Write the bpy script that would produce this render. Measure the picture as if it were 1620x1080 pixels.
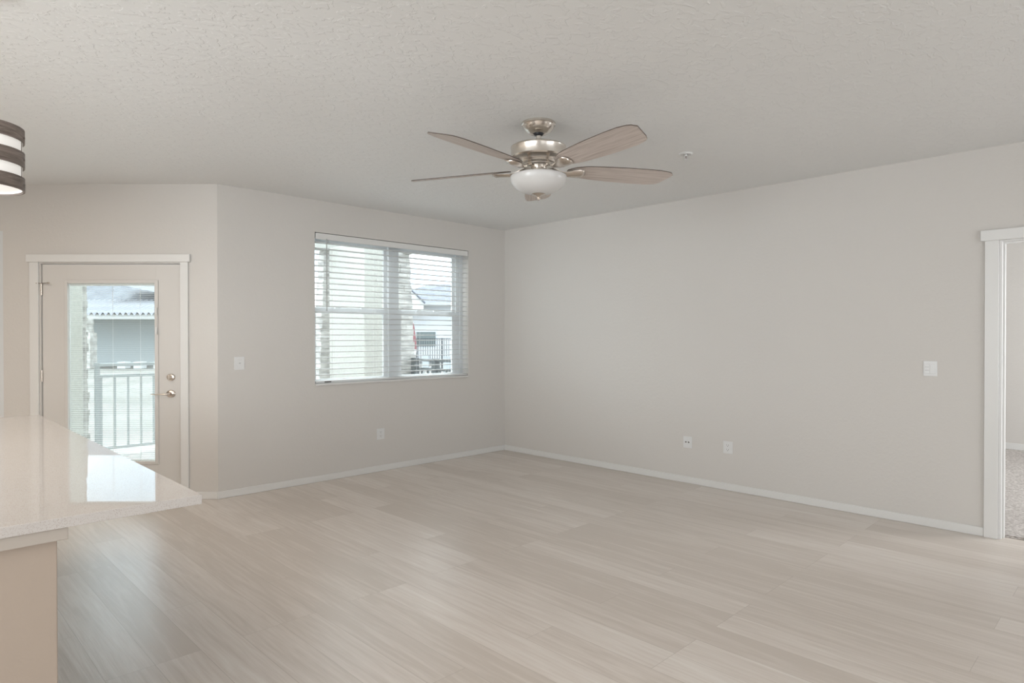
import bpy, bmesh, math, random
from mathutils import Vector, Matrix

random.seed(7)
PI = math.pi
for o in list(bpy.data.objects):
    bpy.data.objects.remove(o)
scene = bpy.context.scene
COL = scene.collection

# ------------------------------------------------------------------ camera
YAW, PITCH, ROLL = 0.792492, -0.0072171, -0.000309
CAM = Vector((-5.55708, -5.76900, 1.41340))
FPX = 1012.73
FW = Vector((math.cos(PITCH) * math.cos(YAW), math.cos(PITCH) * math.sin(YAW), math.sin(PITCH)))
RT = Vector((math.sin(YAW), -math.cos(YAW), 0))
UP = RT.cross(FW)
cam_data = bpy.data.cameras.new('camera')
cam_data.sensor_fit = 'HORIZONTAL'
cam_data.sensor_width = 36.0
cam_data.lens = FPX / 1620 * 36.0
cam_data.clip_start = 0.05
cam_data.clip_end = 500
cam = bpy.data.objects.new('camera', cam_data)
COL.objects.link(cam)
m3 = Matrix((RT, UP, -FW)).transposed()
cam.matrix_world = Matrix.Translation(CAM) @ m3.to_4x4() @ Matrix.Rotation(ROLL, 4, 'Z')
scene.camera = cam

# ------------------------------------------------------------------ colour management
scene.view_settings.view_transform = 'Standard'
scene.view_settings.look = 'None'
scene.view_settings.exposure = 0.08
scene.view_settings.gamma = 1.0
scene.view_settings.use_curve_mapping = False

# ------------------------------------------------------------------ world: bright sky with thin clouds
SKY = 3.0
world = bpy.data.worlds.new('sky')
scene.world = world
world.use_nodes = True
wn, wl = world.node_tree.nodes, world.node_tree.links
wn.clear()
w_out = wn.new('ShaderNodeOutputWorld')
w_bg = wn.new('ShaderNodeBackground')
w_tc = wn.new('ShaderNodeTexCoord')
w_map = wn.new('ShaderNodeMapping')
w_map.inputs['Scale'].default_value = (1.2, 1.2, 4.0)
w_nz = wn.new('ShaderNodeTexNoise')
w_nz.inputs['Scale'].default_value = 2.6
w_nz.inputs['Detail'].default_value = 6
w_cr = wn.new('ShaderNodeValToRGB')
w_cr.color_ramp.elements[0].position = 0.40
w_cr.color_ramp.elements[0].color = (0.66, 0.83, 1.0, 1)
w_cr.color_ramp.elements[1].position = 0.60
w_cr.color_ramp.elements[1].color = (1.0, 1.0, 1.0, 1)
w_bg.inputs['Strength'].default_value = SKY
wl.new(w_tc.outputs['Generated'], w_map.inputs['Vector'])
wl.new(w_map.outputs['Vector'], w_nz.inputs['Vector'])
wl.new(w_nz.outputs['Fac'], w_cr.inputs['Fac'])
wl.new(w_cr.outputs['Color'], w_bg.inputs['Color'])
wl.new(w_bg.outputs['Background'], w_out.inputs['Surface'])


def aim(o, loc, target):
    o.location = loc
    d = Vector(target) - Vector(loc)
    o.rotation_euler = d.to_track_quat('-Z', 'Y').to_euler()


# the sun stands high over the yard: the open slats stop it and throw its light up to the ceiling
sd = bpy.data.lights.new('sun', 'SUN')
sd.energy = 2.2
sd.angle = 0.02
sd.color = (1.0, 0.96, 0.9)
so = bpy.data.objects.new('sun', sd)
COL.objects.link(so)
aim(so, (3, 10, 19), (0, 0, 0))


# added wide sun lamps: soft fill from low over the yard on the left, and from high up
for nm, en, ang, src in (('yard_fill', 3.0, 84, (-7.7, 6.4, 2.2)), ('high_fill', 5.5, 70, (1.0, 5.0, 8.5))):
    yd = bpy.data.lights.new(nm, 'SUN')
    yd.energy = en
    yd.angle = math.radians(ang)
    yd.color = (0.90, 0.97, 1.0)
    yo = bpy.data.objects.new(nm, yd)
    COL.objects.link(yo)
    aim(yo, src, (0, 0, 0))


def area(name, loc, target, sx, sy, energy, color, spread=PI):
    d = bpy.data.lights.new(name, 'AREA')
    d.shape = 'RECTANGLE'
    d.size, d.size_y = sx, sy
    d.energy = energy
    d.color = color
    d.spread = spread
    o = bpy.data.objects.new(name, d)
    COL.objects.link(o)
    aim(o, loc, target)
    return o


# added area fills from behind the camera and from the left wall,
# the warm recessed kitchen lights and the window of the bedroom on the right
area('fill_rear_wide', (-2.6, -9.3, 1.35), (-2.6, 0, 1.35), 3.4, 2.1, 74, (0.93, 0.97, 1.0))  # added fill standing in for daylight; the rear wall has no doors
area('fill_rear_small', (-6.3, -9.3, 1.5), (-5.0, 0, 1.5), 2.4, 1.6, 15, (0.93, 0.97, 1.0))  # second, weaker added fill; no window is built behind it
area('fill_left_wide', (-7.9, -4.8, 1.5), (0, -4.0, 1.5), 3.0, 1.7, 85, (0.93, 0.97, 1.0))  # added fill in front of the left wall, which has no window
area('fill_left_aimed', (-7.9, -2.5, 1.45), (0, -0.9, 1.55), 2.6, 1.9, 40, (0.90, 0.97, 1.0), math.radians(75))  # added fill aimed at the corner end of the right wall; no door
area('kitchen_lights', (-6.4, -1.4, 2.70), (-6.4, -1.4, 0), 1.6, 3.4, 58, (1.0, 0.88, 0.76))
area('kitchen_lights', (-6.6, -5.2, 2.70), (-6.6, -5.2, 0), 1.2, 2.4, 12, (1.0, 0.89, 0.78))
area('daylight_bedroom', (2.2, -7.7, 1.6), (2.2, 0, 1.3), 1.8, 1.5, 120, (0.95, 0.98, 1.0))

# ------------------------------------------------------------------ helpers


class MB:
    """collects geometry, then links it as one mesh object"""

    def __init__(self):
        self.v = []
        self.f = []
        self.sm = []

    def add(self, vs, fs, smooth=False):
        n = len(self.v)
        self.v += [tuple(p) for p in vs]
        self.f += [tuple(i + n for i in f) for f in fs]
        self.sm += [smooth] * len(fs)
        return self

    def box(self, a, b, mat=None):
        (x0, y0, z0), (x1, y1, z1) = a, b
        vs = [(x, y, z) for x in (x0, x1) for y in (y0, y1) for z in (z0, z1)]
        if mat is not None:
            vs = [mat @ Vector(p) for p in vs]
        fs = [(0, 1, 3, 2), (4, 6, 7, 5), (0, 4, 5, 1), (2, 3, 7, 6), (0, 2, 6, 4), (1, 5, 7, 3)]
        return self.add(vs, fs)

    def prism(self, poly, z0, z1):
        n = len(poly)
        vs = [(x, y, z0) for x, y in poly] + [(x, y, z1) for x, y in poly]
        fs = [tuple(range(n))[::-1], tuple(range(n, 2 * n))]
        for i in range(n):
            j = (i + 1) % n
            fs.append((i, j, j + n, i + n))
        return self.add(vs, fs)

    def lathe(self, prof, seg=48, mat=None, smooth=True):
        """prof: list of (r, z); revolved around z; closed where r = 0"""
        vs, fs = [], []
        for r, z in prof:
            for k in range(seg):
                a = 2 * PI * k / seg
                vs.append(Vector((r * math.cos(a), r * math.sin(a), z)))
        for i in range(len(prof) - 1):
            for k in range(seg):
                k2 = (k + 1) % seg
                fs.append((i * seg + k, i * seg + k2, (i + 1) * seg + k2, (i + 1) * seg + k))
        if mat is not None:
            vs = [mat @ p for p in vs]
        return self.add(vs, fs, smooth)

    def tube(self, pts, rad, seg=12, caps=True):
        pts = [Vector(p) for p in pts]
        rads = rad if isinstance(rad, (list, tuple)) else [rad] * len(pts)
        vs, fs = [], []
        for i, p in enumerate(pts):
            a = pts[max(i - 1, 0)]
            b = pts[min(i + 1, len(pts) - 1)]
            t = (b - a).normalized()
            ref = Vector((0, 0, 1)) if abs(t.z) < 0.9 else Vector((1, 0, 0))
            n1 = t.cross(ref).normalized()
            n2 = t.cross(n1)
            for k in range(seg):
                an = 2 * PI * k / seg
                vs.append(p + (n1 * math.cos(an) + n2 * math.sin(an)) * rads[i])
        for i in range(len(pts) - 1):
            for k in range(seg):
                k2 = (k + 1) % seg
                fs.append((i * seg + k, i * seg + k2, (i + 1) * seg + k2, (i + 1) * seg + k))
        self.add(vs, fs, True)
        if caps:
            n = (len(pts) - 1) * seg
            self.add(vs[:seg], [tuple(range(seg))[::-1]])
            self.add(vs[n:n + seg], [tuple(range(seg))])
        return self

    def build(self, name, mat=None, parent=None, bevel=0, weld=True, segs=2):
        me = bpy.data.meshes.new(name)
        me.from_pydata(self.v, [], self.f)
        me.polygons.foreach_set('use_smooth', self.sm)
        me.update()
        bm = bmesh.new()
        bm.from_mesh(me)
        if weld:
            bmesh.ops.remove_doubles(bm, verts=bm.verts, dist=1e-5)
        bmesh.ops.recalc_face_normals(bm, faces=bm.faces)
        bm.to_mesh(me)
        bm.free()
        if any(self.sm):
            me.set_sharp_from_angle(angle=math.radians(35))
        o = bpy.data.objects.new(name, me)
        COL.objects.link(o)
        if mat:
            me.materials.append(mat)
        if parent is not None:
            o.parent = parent
            o.matrix_parent_inverse = parent_world(parent).inverted()
        if bevel:
            md = o.modifiers.new('bevel', 'BEVEL')
            md.width = bevel
            md.segments = segs
            md.limit_method = 'ANGLE'
            md.angle_limit = math.radians(40)
        return o


def parent_world(p):
    m = Matrix.Translation(p.location) @ p.rotation_euler.to_matrix().to_4x4()
    if p.parent is not None:
        m = parent_world(p.parent) @ p.matrix_parent_inverse @ m
    return m


def tag(o, label=None, cat=None, group=None, kind=None):
    if label:
        o['label'] = label
    if cat:
        o['category'] = cat
    if group:
        o['group'] = group
    if kind:
        o['kind'] = kind
    return o


def thing(name, label, cat, loc, group=None):
    o = bpy.data.objects.new(name, None)
    o.empty_display_size = 0.1
    COL.objects.link(o)
    o.location = loc
    return tag(o, label, cat, group)


def struct(o, label, cat='structure'):
    return tag(o, label, cat, kind='structure')


# ------------------------------------------------------------------ materials
def new_mat(name):
    m = bpy.data.materials.new(name)
    m.use_nodes = True
    nt = m.node_tree
    return m, nt.nodes, nt.links, nt.nodes['Principled BSDF']


def plain(name, col, rough=0.5, metal=0.0, spec=0.5, emit=None, estr=0.0):
    m, n, l, b = new_mat(name)
    b.inputs['Base Color'].default_value = (*col, 1)
    b.inputs['Roughness'].default_value = rough
    b.inputs['Metallic'].default_value = metal
    b.inputs['Specular IOR Level'].default_value = spec
    if emit:
        b.inputs['Emission Color'].default_value = (*emit, 1)
        b.inputs['Emission Strength'].default_value = estr
    return m


def paint(name, col, scale, bump, rough=0.6, detail=3, lo=0.45, hi=0.6, spec=0.3, stretch=(1, 1, 1)):
    """drywall paint with a raised orange-peel / knockdown texture"""
    m, n, l, b = new_mat(name)
    b.inputs['Base Color'].default_value = (*col, 1)
    b.inputs['Roughness'].default_value = rough
    b.inputs['Specular IOR Level'].default_value = spec
    tc = n.new('ShaderNodeTexCoord')
    mp = n.new('ShaderNodeMapping')
    mp.inputs['Scale'].default_value = stretch
    nz = n.new('ShaderNodeTexNoise')
    nz.inputs['Scale'].default_value = scale
    nz.inputs['Detail'].default_value = detail
    nz.inputs['Distortion'].default_value = 0.6
    mr = n.new('ShaderNodeMapRange')
    mr.interpolation_type = 'SMOOTHSTEP'
    mr.inputs['From Min'].default_value = lo
    mr.inputs['From Max'].default_value = hi
    bp = n.new('ShaderNodeBump')
    bp.inputs['Strength'].default_value = bump
    bp.inputs['Distance'].default_value = 0.004
    l.new(tc.outputs['Object'], mp.inputs['Vector'])
    l.new(mp.outputs['Vector'], nz.inputs['Vector'])
    l.new(nz.outputs['Fac'], mr.inputs['Value'])
    l.new(mr.outputs['Result'], bp.inputs['Height'])
    l.new(bp.outputs['Normal'], b.inputs['Normal'])
    return m


def floor_material():
    m, n, l, b = new_mat('vinyl_plank_floor')
    tc = n.new('ShaderNodeTexCoord')
    mp = n.new('ShaderNodeMapping')
    mp.inputs['Rotation'].default_value = (0, 0, PI / 2)
    mp.inputs['Location'].default_value = (0.31, 0.047, 0)
    br = n.new('ShaderNodeTexBrick')
    br.offset = 0.37
    br.offset_frequency = 3
    br.inputs['Scale'].default_value = 1.0
    br.inputs['Brick Width'].default_value = 1.52
    br.inputs['Row Height'].default_value = 0.187
    br.inputs['Mortar Size'].default_value = 0.0007
    br.inputs['Mortar Smooth'].default_value = 0.3
    br.inputs['Bias'].default_value = 0.0
    br.inputs['Color1'].default_value = (0, 0, 0, 1)
    br.inputs['Color2'].default_value = (1, 1, 1, 1)
    br.inputs['Mortar'].default_value = (0.5, 0.5, 0.5, 1)
    l.new(tc.outputs['Object'], mp.inputs['Vector'])
    l.new(mp.outputs['Vector'], br.inputs['Vector'])
    # grain: noise stretched along the plank and shifted by the plank's own value
    sh = n.new('ShaderNodeVectorMath')
    sh.operation = 'MULTIPLY_ADD'
    sh.inputs[1].default_value = (7.0, 3.0, 5.0)
    l.new(br.outputs['Color'], sh.inputs[0])
    l.new(tc.outputs['Object'], sh.inputs[2])
    gm = n.new('ShaderNodeMapping')
    gm.inputs['Scale'].default_value = (14.0, 1.1, 1.0)
    l.new(sh.outputs['Vector'], gm.inputs['Vector'])
    g1 = n.new('ShaderNodeTexNoise')
    g1.inputs['Scale'].default_value = 1.0
    g1.inputs['Detail'].default_value = 6
    g1.inputs['Distortion'].default_value = 1.0
    l.new(gm.outputs['Vector'], g1.inputs['Vector'])
    gm2 = n.new('ShaderNodeMapping')
    gm2.inputs['Scale'].default_value = (90.0, 3.5, 1.0)
    l.new(sh.outputs['Vector'], gm2.inputs['Vector'])
    g2 = n.new('ShaderNodeTexNoise')
    g2.inputs['Scale'].default_value = 1.0
    g2.inputs['Detail'].default_value = 4
    g2.inputs['Distortion'].default_value = 0.8
    l.new(gm2.outputs['Vector'], g2.inputs['Vector'])
    # cathedral figure
    wv = n.new('ShaderNodeTexWave')
    wv.wave_type = 'BANDS'
    wv.bands_direction = 'X'
    wv.inputs['Scale'].default_value = 5.0
    wv.inputs['Distortion'].default_value = 9.0
    wv.inputs['Detail'].default_value = 2
    wv.inputs['Detail Scale'].default_value = 1.2
    gm3 = n.new('ShaderNodeMapping')
    gm3.inputs['Scale'].default_value = (1.6, 0.28, 1.0)
    l.new(sh.outputs['Vector'], gm3.inputs['Vector'])
    l.new(gm3.outputs['Vector'], wv.inputs['Vector'])

    gr = n.new('ShaderNodeMapRange')
    gr.interpolation_type = 'SMOOTHSTEP'
    gr.inputs['From Min'].default_value = 0.30
    gr.inputs['From Max'].default_value = 0.70
    l.new(g2.outputs['Fac'], gr.inputs['Value'])

    def math_(op, a, bb):
        k = n.new('ShaderNodeMath')
        k.operation = op
        for i, x in enumerate((a, bb)):
            if isinstance(x, (int, float)):
                k.inputs[i].default_value = x
            else:
                l.new(x, k.inputs[i])
        return k.outputs[0]
    s = math_('ADD', math_('MULTIPLY', br.outputs['Color'], 0.28), 0.045)
    s = math_('ADD', s, math_('MULTIPLY', g1.outputs['Fac'], 0.70))
    s = math_('ADD', s, math_('MULTIPLY', gr.outputs['Result'], 0.13))
    s = math_('ADD', s, math_('MULTIPLY', wv.outputs['Fac'], 0.07))
    cr = n.new('ShaderNodeValToRGB')
    e = cr.color_ramp.elements
    e[0].position = 0.50
    e[0].color = (0.585, 0.52, 0.462, 1)
    e[1].position = 0.95
    e[1].color = (0.76, 0.71, 0.66, 1)
    mid = e.new(0.73)
    mid.color = (0.68, 0.615, 0.56, 1)
    l.new(s, cr.inputs['Fac'])
    mx = n.new('ShaderNodeMix')
    mx.data_type = 'RGBA'
    l.new(br.outputs['Fac'], mx.inputs['Factor'])
    l.new(cr.outputs['Color'], mx.inputs[6])
    mx.inputs[7].default_value = (0.34, 0.285, 0.24, 1)
    l.new(mx.outputs[2], b.inputs['Base Color'])
    b.inputs['Roughness'].default_value = 0.30
    b.inputs['Specular IOR Level'].default_value = 0.85
    bp = n.new('ShaderNodeBump')
    bp.inputs['Strength'].default_value = 0.22
    bp.inputs['Distance'].default_value = 0.0006
    l.new(gr.outputs['Result'], bp.inputs['Height'])
    l.new(bp.outputs['Normal'], b.inputs['Normal'])
    return m


def wood(name, dark, light, scale=(1.0, 22.0, 22.0), rough=0.5, axis_rot=0.0, coord='Object'):
    m, n, l, b = new_mat(name)
    tc = n.new('ShaderNodeTexCoord')
    mp = n.new('ShaderNodeMapping')
    mp.inputs['Scale'].default_value = scale
    mp.inputs['Rotation'].default_value = (0, 0, axis_rot)
    nz = n.new('ShaderNodeTexNoise')
    nz.inputs['Scale'].default_value = 3.0
    nz.inputs['Detail'].default_value = 6
    nz.inputs['Distortion'].default_value = 1.0
    cr = n.new('ShaderNodeValToRGB')
    cr.color_ramp.elements[0].position = 0.34
    cr.color_ramp.elements[0].color = (*dark, 1)
    cr.color_ramp.elements[1].position = 0.66
    cr.color_ramp.elements[1].color = (*light, 1)
    l.new(tc.outputs[coord], mp.inputs['Vector'])
    l.new(mp.outputs['Vector'], nz.inputs['Vector'])
    l.new(nz.outputs['Fac'], cr.inputs['Fac'])
    l.new(cr.outputs['Color'], b.inputs['Base Color'])
    b.inputs['Roughness'].default_value = rough
    return m


def speckle(name, base, dots, scale, thr, rough, spec=0.5, coat=0.0):
    m, n, l, b = new_mat(name)
    tc = n.new('ShaderNodeTexCoord')
    vo = n.new('ShaderNodeTexVoronoi')
    vo.inputs['Scale'].default_value = scale
    mr = n.new('ShaderNodeMapRange')
    mr.inputs['From Min'].default_value = thr
    mr.inputs['From Max'].default_value = thr * 0.5
    mr.inputs['To Min'].default_value = 0.0
    mr.inputs['To Max'].default_value = 1.0
    n2 = n.new('ShaderNodeTexNoise')
    n2.inputs['Scale'].default_value = scale * 0.25
    n2.inputs['Detail'].default_value = 4
    mt = n.new('ShaderNodeMath')
    mt.operation = 'MULTIPLY'
    mx = n.new('ShaderNodeMix')
    mx.data_type = 'RGBA'
    mx.inputs[6].default_value = (*base, 1)
    mx.inputs[7].default_value = (*dots, 1)
    l.new(tc.outputs['Object'], vo.inputs['Vector'])
    l.new(tc.outputs['Object'], n2.inputs['Vector'])
    l.new(vo.outputs['Distance'], mr.inputs['Value'])
    l.new(mr.outputs['Result'], mt.inputs[0])
    l.new(n2.outputs['Fac'], mt.inputs[1])
    l.new(mt.outputs[0], mx.inputs['Factor'])
    l.new(mx.outputs[2], b.inputs['Base Color'])
    b.inputs['Roughness'].default_value = rough
    b.inputs['Specular IOR Level'].default_value = spec
    b.inputs['Coat Weight'].default_value = coat
    return m


def noisy(name, c0, c1, scale, rough=0.8, bump=0.0, dist=0.01, stretch=(1, 1, 1), detail=5):
    m, n, l, b = new_mat(name)
    tc = n.new('ShaderNodeTexCoord')
    mp = n.new('ShaderNodeMapping')
    mp.inputs['Scale'].default_value = stretch
    nz = n.new('ShaderNodeTexNoise')
    nz.inputs['Scale'].default_value = scale
    nz.inputs['Detail'].default_value = detail
    cr = n.new('ShaderNodeValToRGB')
    cr.color_ramp.elements[0].position = 0.36
    cr.color_ramp.elements[0].color = (*c0, 1)
    cr.color_ramp.elements[1].position = 0.64
    cr.color_ramp.elements[1].color = (*c1, 1)
    l.new(tc.outputs['Object'], mp.inputs['Vector'])
    l.new(mp.outputs['Vector'], nz.inputs['Vector'])
    l.new(nz.outputs['Fac'], cr.inputs['Fac'])
    l.new(cr.outputs['Color'], b.inputs['Base Color'])
    b.inputs['Roughness'].default_value = rough
    if bump:
        bp = n.new('ShaderNodeBump')
        bp.inputs['Strength'].default_value = bump
        bp.inputs['Distance'].default_value = dist
        l.new(nz.outputs['Fac'], bp.inputs['Height'])
        l.new(bp.outputs['Normal'], b.inputs['Normal'])
    return m


def glass_pane(name, tint=(1, 1, 1), refl=0.06):
    m = bpy.data.materials.new(name)
    m.use_nodes = True
    n, l = m.node_tree.nodes, m.node_tree.links
    n.clear()
    out = n.new('ShaderNodeOutputMaterial')
    tr = n.new('ShaderNodeBsdfTransparent')
    tr.inputs['Color'].default_value = (*tint, 1)
    gl = n.new('ShaderNodeBsdfGlossy')
    gl.inputs['Roughness'].default_value = 0.0
    mx = n.new('ShaderNodeMixShader')
    mx.inputs['Fac'].default_value = refl
    l.new(tr.outputs[0], mx.inputs[1])
    l.new(gl.outputs[0], mx.inputs[2])
    l.new(mx.outputs[0], out.inputs['Surface'])
    return m


WALLC = (0.64, 0.615, 0.585)
M = dict(
    wall=paint('wall_paint', WALLC, 34, 0.10, rough=0.55),
    ceil=paint('ceiling_knockdown_paint', (0.77, 0.77, 0.76), 15, 0.36, rough=0.55, lo=0.50, hi=0.56, stretch=(1, 1.6, 1)),
    trim=plain('white_trim_paint', (0.73, 0.725, 0.71), 0.35),
    door=plain('white_door_paint', (0.65, 0.63, 0.605), 0.4),
    floor=floor_material(),
    carpet=noisy('beige_carpet', (0.40, 0.365, 0.34), (0.66, 0.62, 0.59), 55, 1.0, 1.0, 0.012),
    vinyl=plain('white_vinyl', (0.68, 0.70, 0.71), 0.35),
    minislat=plain('white_mini_blind', (0.86, 0.87, 0.87), 0.5),
    slat=plain('white_blind_slats', (0.66, 0.665, 0.66), 0.45),
    plate=plain('white_plastic_plate', (0.73, 0.73, 0.725), 0.3),
    slot=plain('dark_slots', (0.12, 0.11, 0.10), 0.6),
    nickel=plain('brushed_nickel', (0.73, 0.685, 0.63), 0.24, 1.0),
    chrome=plain('satin_nickel_hardware', (0.66, 0.60, 0.54), 0.25, 1.0),
    black=plain('black_plastic', (0.02, 0.02, 0.025), 0.4),
    blade=wood('washed_oak_blade', (0.42, 0.355, 0.315), (0.60, 0.53, 0.485), (1.2, 26, 26), 0.5),
    bladeedge=plain('dark_blade_edge', (0.10, 0.075, 0.06), 0.5),
    bowl=plain('frosted_white_glass', (0.62, 0.61, 0.60), 0.25, spec=0.5),
    band=wood('grey_brown_wood_band', (0.11, 0.085, 0.07), (0.25, 0.205, 0.18), (3, 3, 34), 0.5),
    stud=plain('dark_nickel_stud', (0.30, 0.27, 0.25), 0.35, 1.0),
    shade=plain('lit_white_shade', (0.85, 0.84, 0.82), 0.6, emit=(1.0, 0.96, 0.90), estr=0.30),
    quartz=speckle('white_quartz', (0.53, 0.50, 0.475), (0.30, 0.23, 0.18), 270, 0.40, 0.02, 0.24),
    island=paint('island_paint', (0.40, 0.33, 0.272), 40, 0.05, rough=0.5),
    apron=plain('island_trim_paint', (0.42, 0.375, 0.33), 0.4),
    glass=glass_pane('window_glass', (0.97, 0.99, 0.985), 0.05),
    stucco=noisy('cream_stucco', (0.47, 0.465, 0.425), (0.53, 0.525, 0.48), 30, 0.9, 0.2),
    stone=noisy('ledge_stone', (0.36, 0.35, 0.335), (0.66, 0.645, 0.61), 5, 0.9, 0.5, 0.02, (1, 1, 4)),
    stonelight=noisy('sunlit_ledge_stone', (0.55, 0.52, 0.48), (0.85, 0.82, 0.77), 3, 0.9),  # paler stone: sunlight on the neighbour's column put into the colour
    concrete=noisy('patio_concrete', (0.20, 0.195, 0.185), (0.26, 0.255, 0.245), 3, 0.9),
    lawn=noisy('pale_lawn', (0.125, 0.123, 0.112), (0.175, 0.172, 0.16), 0.4, 1.0),
    darkrail=plain('charcoal_metal_railing', (0.13, 0.145, 0.15), 0.5),
    rail=plain('hazed_metal_railing', (0.35, 0.38, 0.39), 0.5),  # railing metal lightened: haze of the door glass put into the colour
    fence=plain('black_iron_fence', (0.05, 0.055, 0.06), 0.5),
    roof=noisy('blue_grey_roof_tile', (0.115, 0.125, 0.15), (0.15, 0.165, 0.19), 2, 0.8),
    rooftile=plain('grey_barrel_tile', (0.30, 0.31, 0.34), 0.8),
    white=plain('white_fascia', (0.72, 0.72, 0.70), 0.6),
    porch=plain('hazed_porch_wall', (0.60, 0.64, 0.65), 0.8),  # dark porch painted pale to imitate the haze in the door glass
    hwall=plain('pale_house_wall', (0.55, 0.56, 0.57), 0.8),
    hwin=plain('dark_house_window', (0.17, 0.20, 0.195), 0.3),
    red=plain('red_canvas', (0.30, 0.13, 0.135), 0.9),
    canvas=plain('white_canvas', (0.75, 0.75, 0.75), 0.9),
    threshold=noisy('frayed_dark_seam', (0.05, 0.035, 0.025), (0.30, 0.25, 0.21), 60, 1.0),
)

# ------------------------------------------------------------------ room shell
H = 2.743
XL = -3.4695
S2 = math.sqrt(0.5)
AT = 0.165      # thickness of the outside walls


def frame_mat(origin, sdir, outdir):
    """local (s, t, z): s along the wall, t outwards, z up"""
    m = Matrix.Identity(4)
    m.col[0][:3] = sdir
    m.col[1][:3] = outdir
    m.col[2][:3] = (0, 0, 1)
    m.col[3][:3] = origin
    return m


MA = frame_mat((0, 0, 0), (-1, 0, 0), (0, 1, 0))
MBm = frame_mat((0, 0, 0), (0, -1, 0), (1, 0, 0))
MC = frame_mat((XL, 0, 0), (-S2, S2, 0), (S2, S2, 0))


def wall(name, mat, s0, s1, thick, openings, label, z1=H, material=None):
    ss = sorted(set([s0, s1] + [v for o in openings for v in o[:2]]))
    zs = sorted(set([0, z1] + [v for o in openings for v in o[2:]]))

    def solid(i, k):
        if i < 0 or k < 0 or i >= len(ss) - 1 or k >= len(zs) - 1:
            return False
        cs, cz = (ss[i] + ss[i + 1]) / 2, (zs[k] + zs[k + 1]) / 2
        return not any(o[0] < cs < o[1] and o[2] < cz < o[3] for o in openings)
    b = MB()
    for i in range(len(ss) - 1):
        for k in range(len(zs) - 1):
            if not solid(i, k):
                continue
            a, c, lo, hi = ss[i], ss[i + 1], zs[k], zs[k + 1]
            q = []
            q.append([(a, 0, lo), (c, 0, lo), (c, 0, hi), (a, 0, hi)])
            q.append([(a, thick, lo), (c, thick, lo), (c, thick, hi), (a, thick, hi)])
            if not solid(i - 1, k):
                q.append([(a, 0, lo), (a, thick, lo), (a, thick, hi), (a, 0, hi)])
            if not solid(i + 1, k):
                q.append([(c, 0, lo), (c, thick, lo), (c, thick, hi), (c, 0, hi)])
            if not solid(i, k - 1):
                q.append([(a, 0, lo), (c, 0, lo), (c, thick, lo), (a, thick, lo)])
            if not solid(i, k + 1):
                q.append([(a, 0, hi), (c, 0, hi), (c, thick, hi), (a, thick, hi)])
            for f in q:
                b.add([mat @ Vector(p) for p in f], [(0, 1, 2, 3)])
    o = b.build(name, material or M['wall'])
    return struct(o, label, 'wall')


WX0, WX1, WZ0, WZ1 = 0.594, 2.556, 0.949, 2.432     # window opening in the back wall (s = -x)
DS0, DS1, DZ1 = 0.285, 1.560, 2.068                 # patio door opening in the angled wall
KS0, KS1, KZ0, KZ1 = 1.875, 3.05, 0.60, 2.337       # kitchen window opening, cut by the left edge
RS0, RS1, RZ1 = 4.974, 5.961, 2.0855                  # doorway in the right wall

wall('wall_back', MA, 0, 3.4695, AT, [(WX0, WX1, WZ0, WZ1)], 'light grey painted wall with the blinded window')
wall('wall_right', MBm, 0, 9.6, 0.125, [(RS0, RS1, 0, RZ1)], 'long light grey wall on the right with the doorway')
wall('wall_corner', MC, 0, 6.35, AT, [(DS0, DS1, 0, DZ1), (KS0, KS1, KZ0, KZ1)], 'warm lit angled wall with the glazed patio door')
struct(MB().box((-8.1, -9.6, 0), (-7.96, 4.6, H)).build('wall_left', M['wall']), 'light grey kitchen wall on the left', 'wall')
struct(MB().box((-8.1, -9.72, 0), (0.125, -9.6, H)).build('wall_front', M['wall']), 'light grey wall behind the viewer', 'wall')

e = 0.10
poly = [(0.06, e), (0.06, -9.66), (-8.05, -9.66), (-8.05, 4.68), (XL + 0.05, e)]
struct(MB().prism(poly, H, H + 0.12).build('ceiling', M['ceil']), 'pale grey knockdown textured ceiling', 'ceiling')
polyf = [(0.085, e), (0.085, -9.66), (-8.05, -9.66), (-8.05, 4.68), (XL + 0.05, e)]
struct(MB().prism(polyf, -0.12, 0.0).build('floor', M['floor']), 'pale greige wood plank floor', 'floor')

# bedroom beyond the doorway
struct(MB().box((0.085, -8.0, -0.12), (4.62, -2.5, 0.008)).build('floor_bedroom', M['carpet']), 'beige speckled carpet beyond the doorway', 'carpet')
struct(MB().box((4.5, -8.0, 0.008), (4.62, -2.5, H)).build('wall_bedroom', M['wall']), 'pale wall of the bedroom seen through the doorway', 'wall')
struct(MB().box((0.125, -2.5, 0.0), (4.62, -2.4, H)).build('wall_bedroom_side', M['wall']), 'side wall of the bedroom', 'wall')
struct(MB().box((0.125, -8.1, 0.0), (4.62, -8.0, H)).build('wall_bedroom_far', M['wall']), 'bedroom wall with its window', 'wall')
struct(MB().box((0.06, -8.1, H), (4.62, -2.4, H + 0.1)).build('ceiling_bedroom', M['ceil']), 'bedroom ceiling', 'ceiling')
struct(MB().box((4.486, -8.0, 0.008), (4.5, -2.5, 0.085)).build('baseboard_bedroom', M['trim'], bevel=0.003), 'white baseboard of the bedroom', 'baseboard')

# baseboards
BH = 0.064
struct(MB().box((XL - 0.006, -0.013, 0), (-0.0125, 0.0, BH)).build('baseboard_back', M['trim'], bevel=0.004), 'white baseboard under the window wall', 'baseboard')
struct(MB().box((-0.013, -4.894, 0), (0.0, 0.0, BH)).build('baseboard_right', M['trim'], bevel=0.004), 'white baseboard along the right wall', 'baseboard')
b = MB().box((0.0, -0.013, 0), (0.252, 0, BH), MC)
struct(b.build('baseboard_corner', M['trim'], bevel=0.004), 'short white baseboard beside the patio door', 'baseboard')

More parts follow.
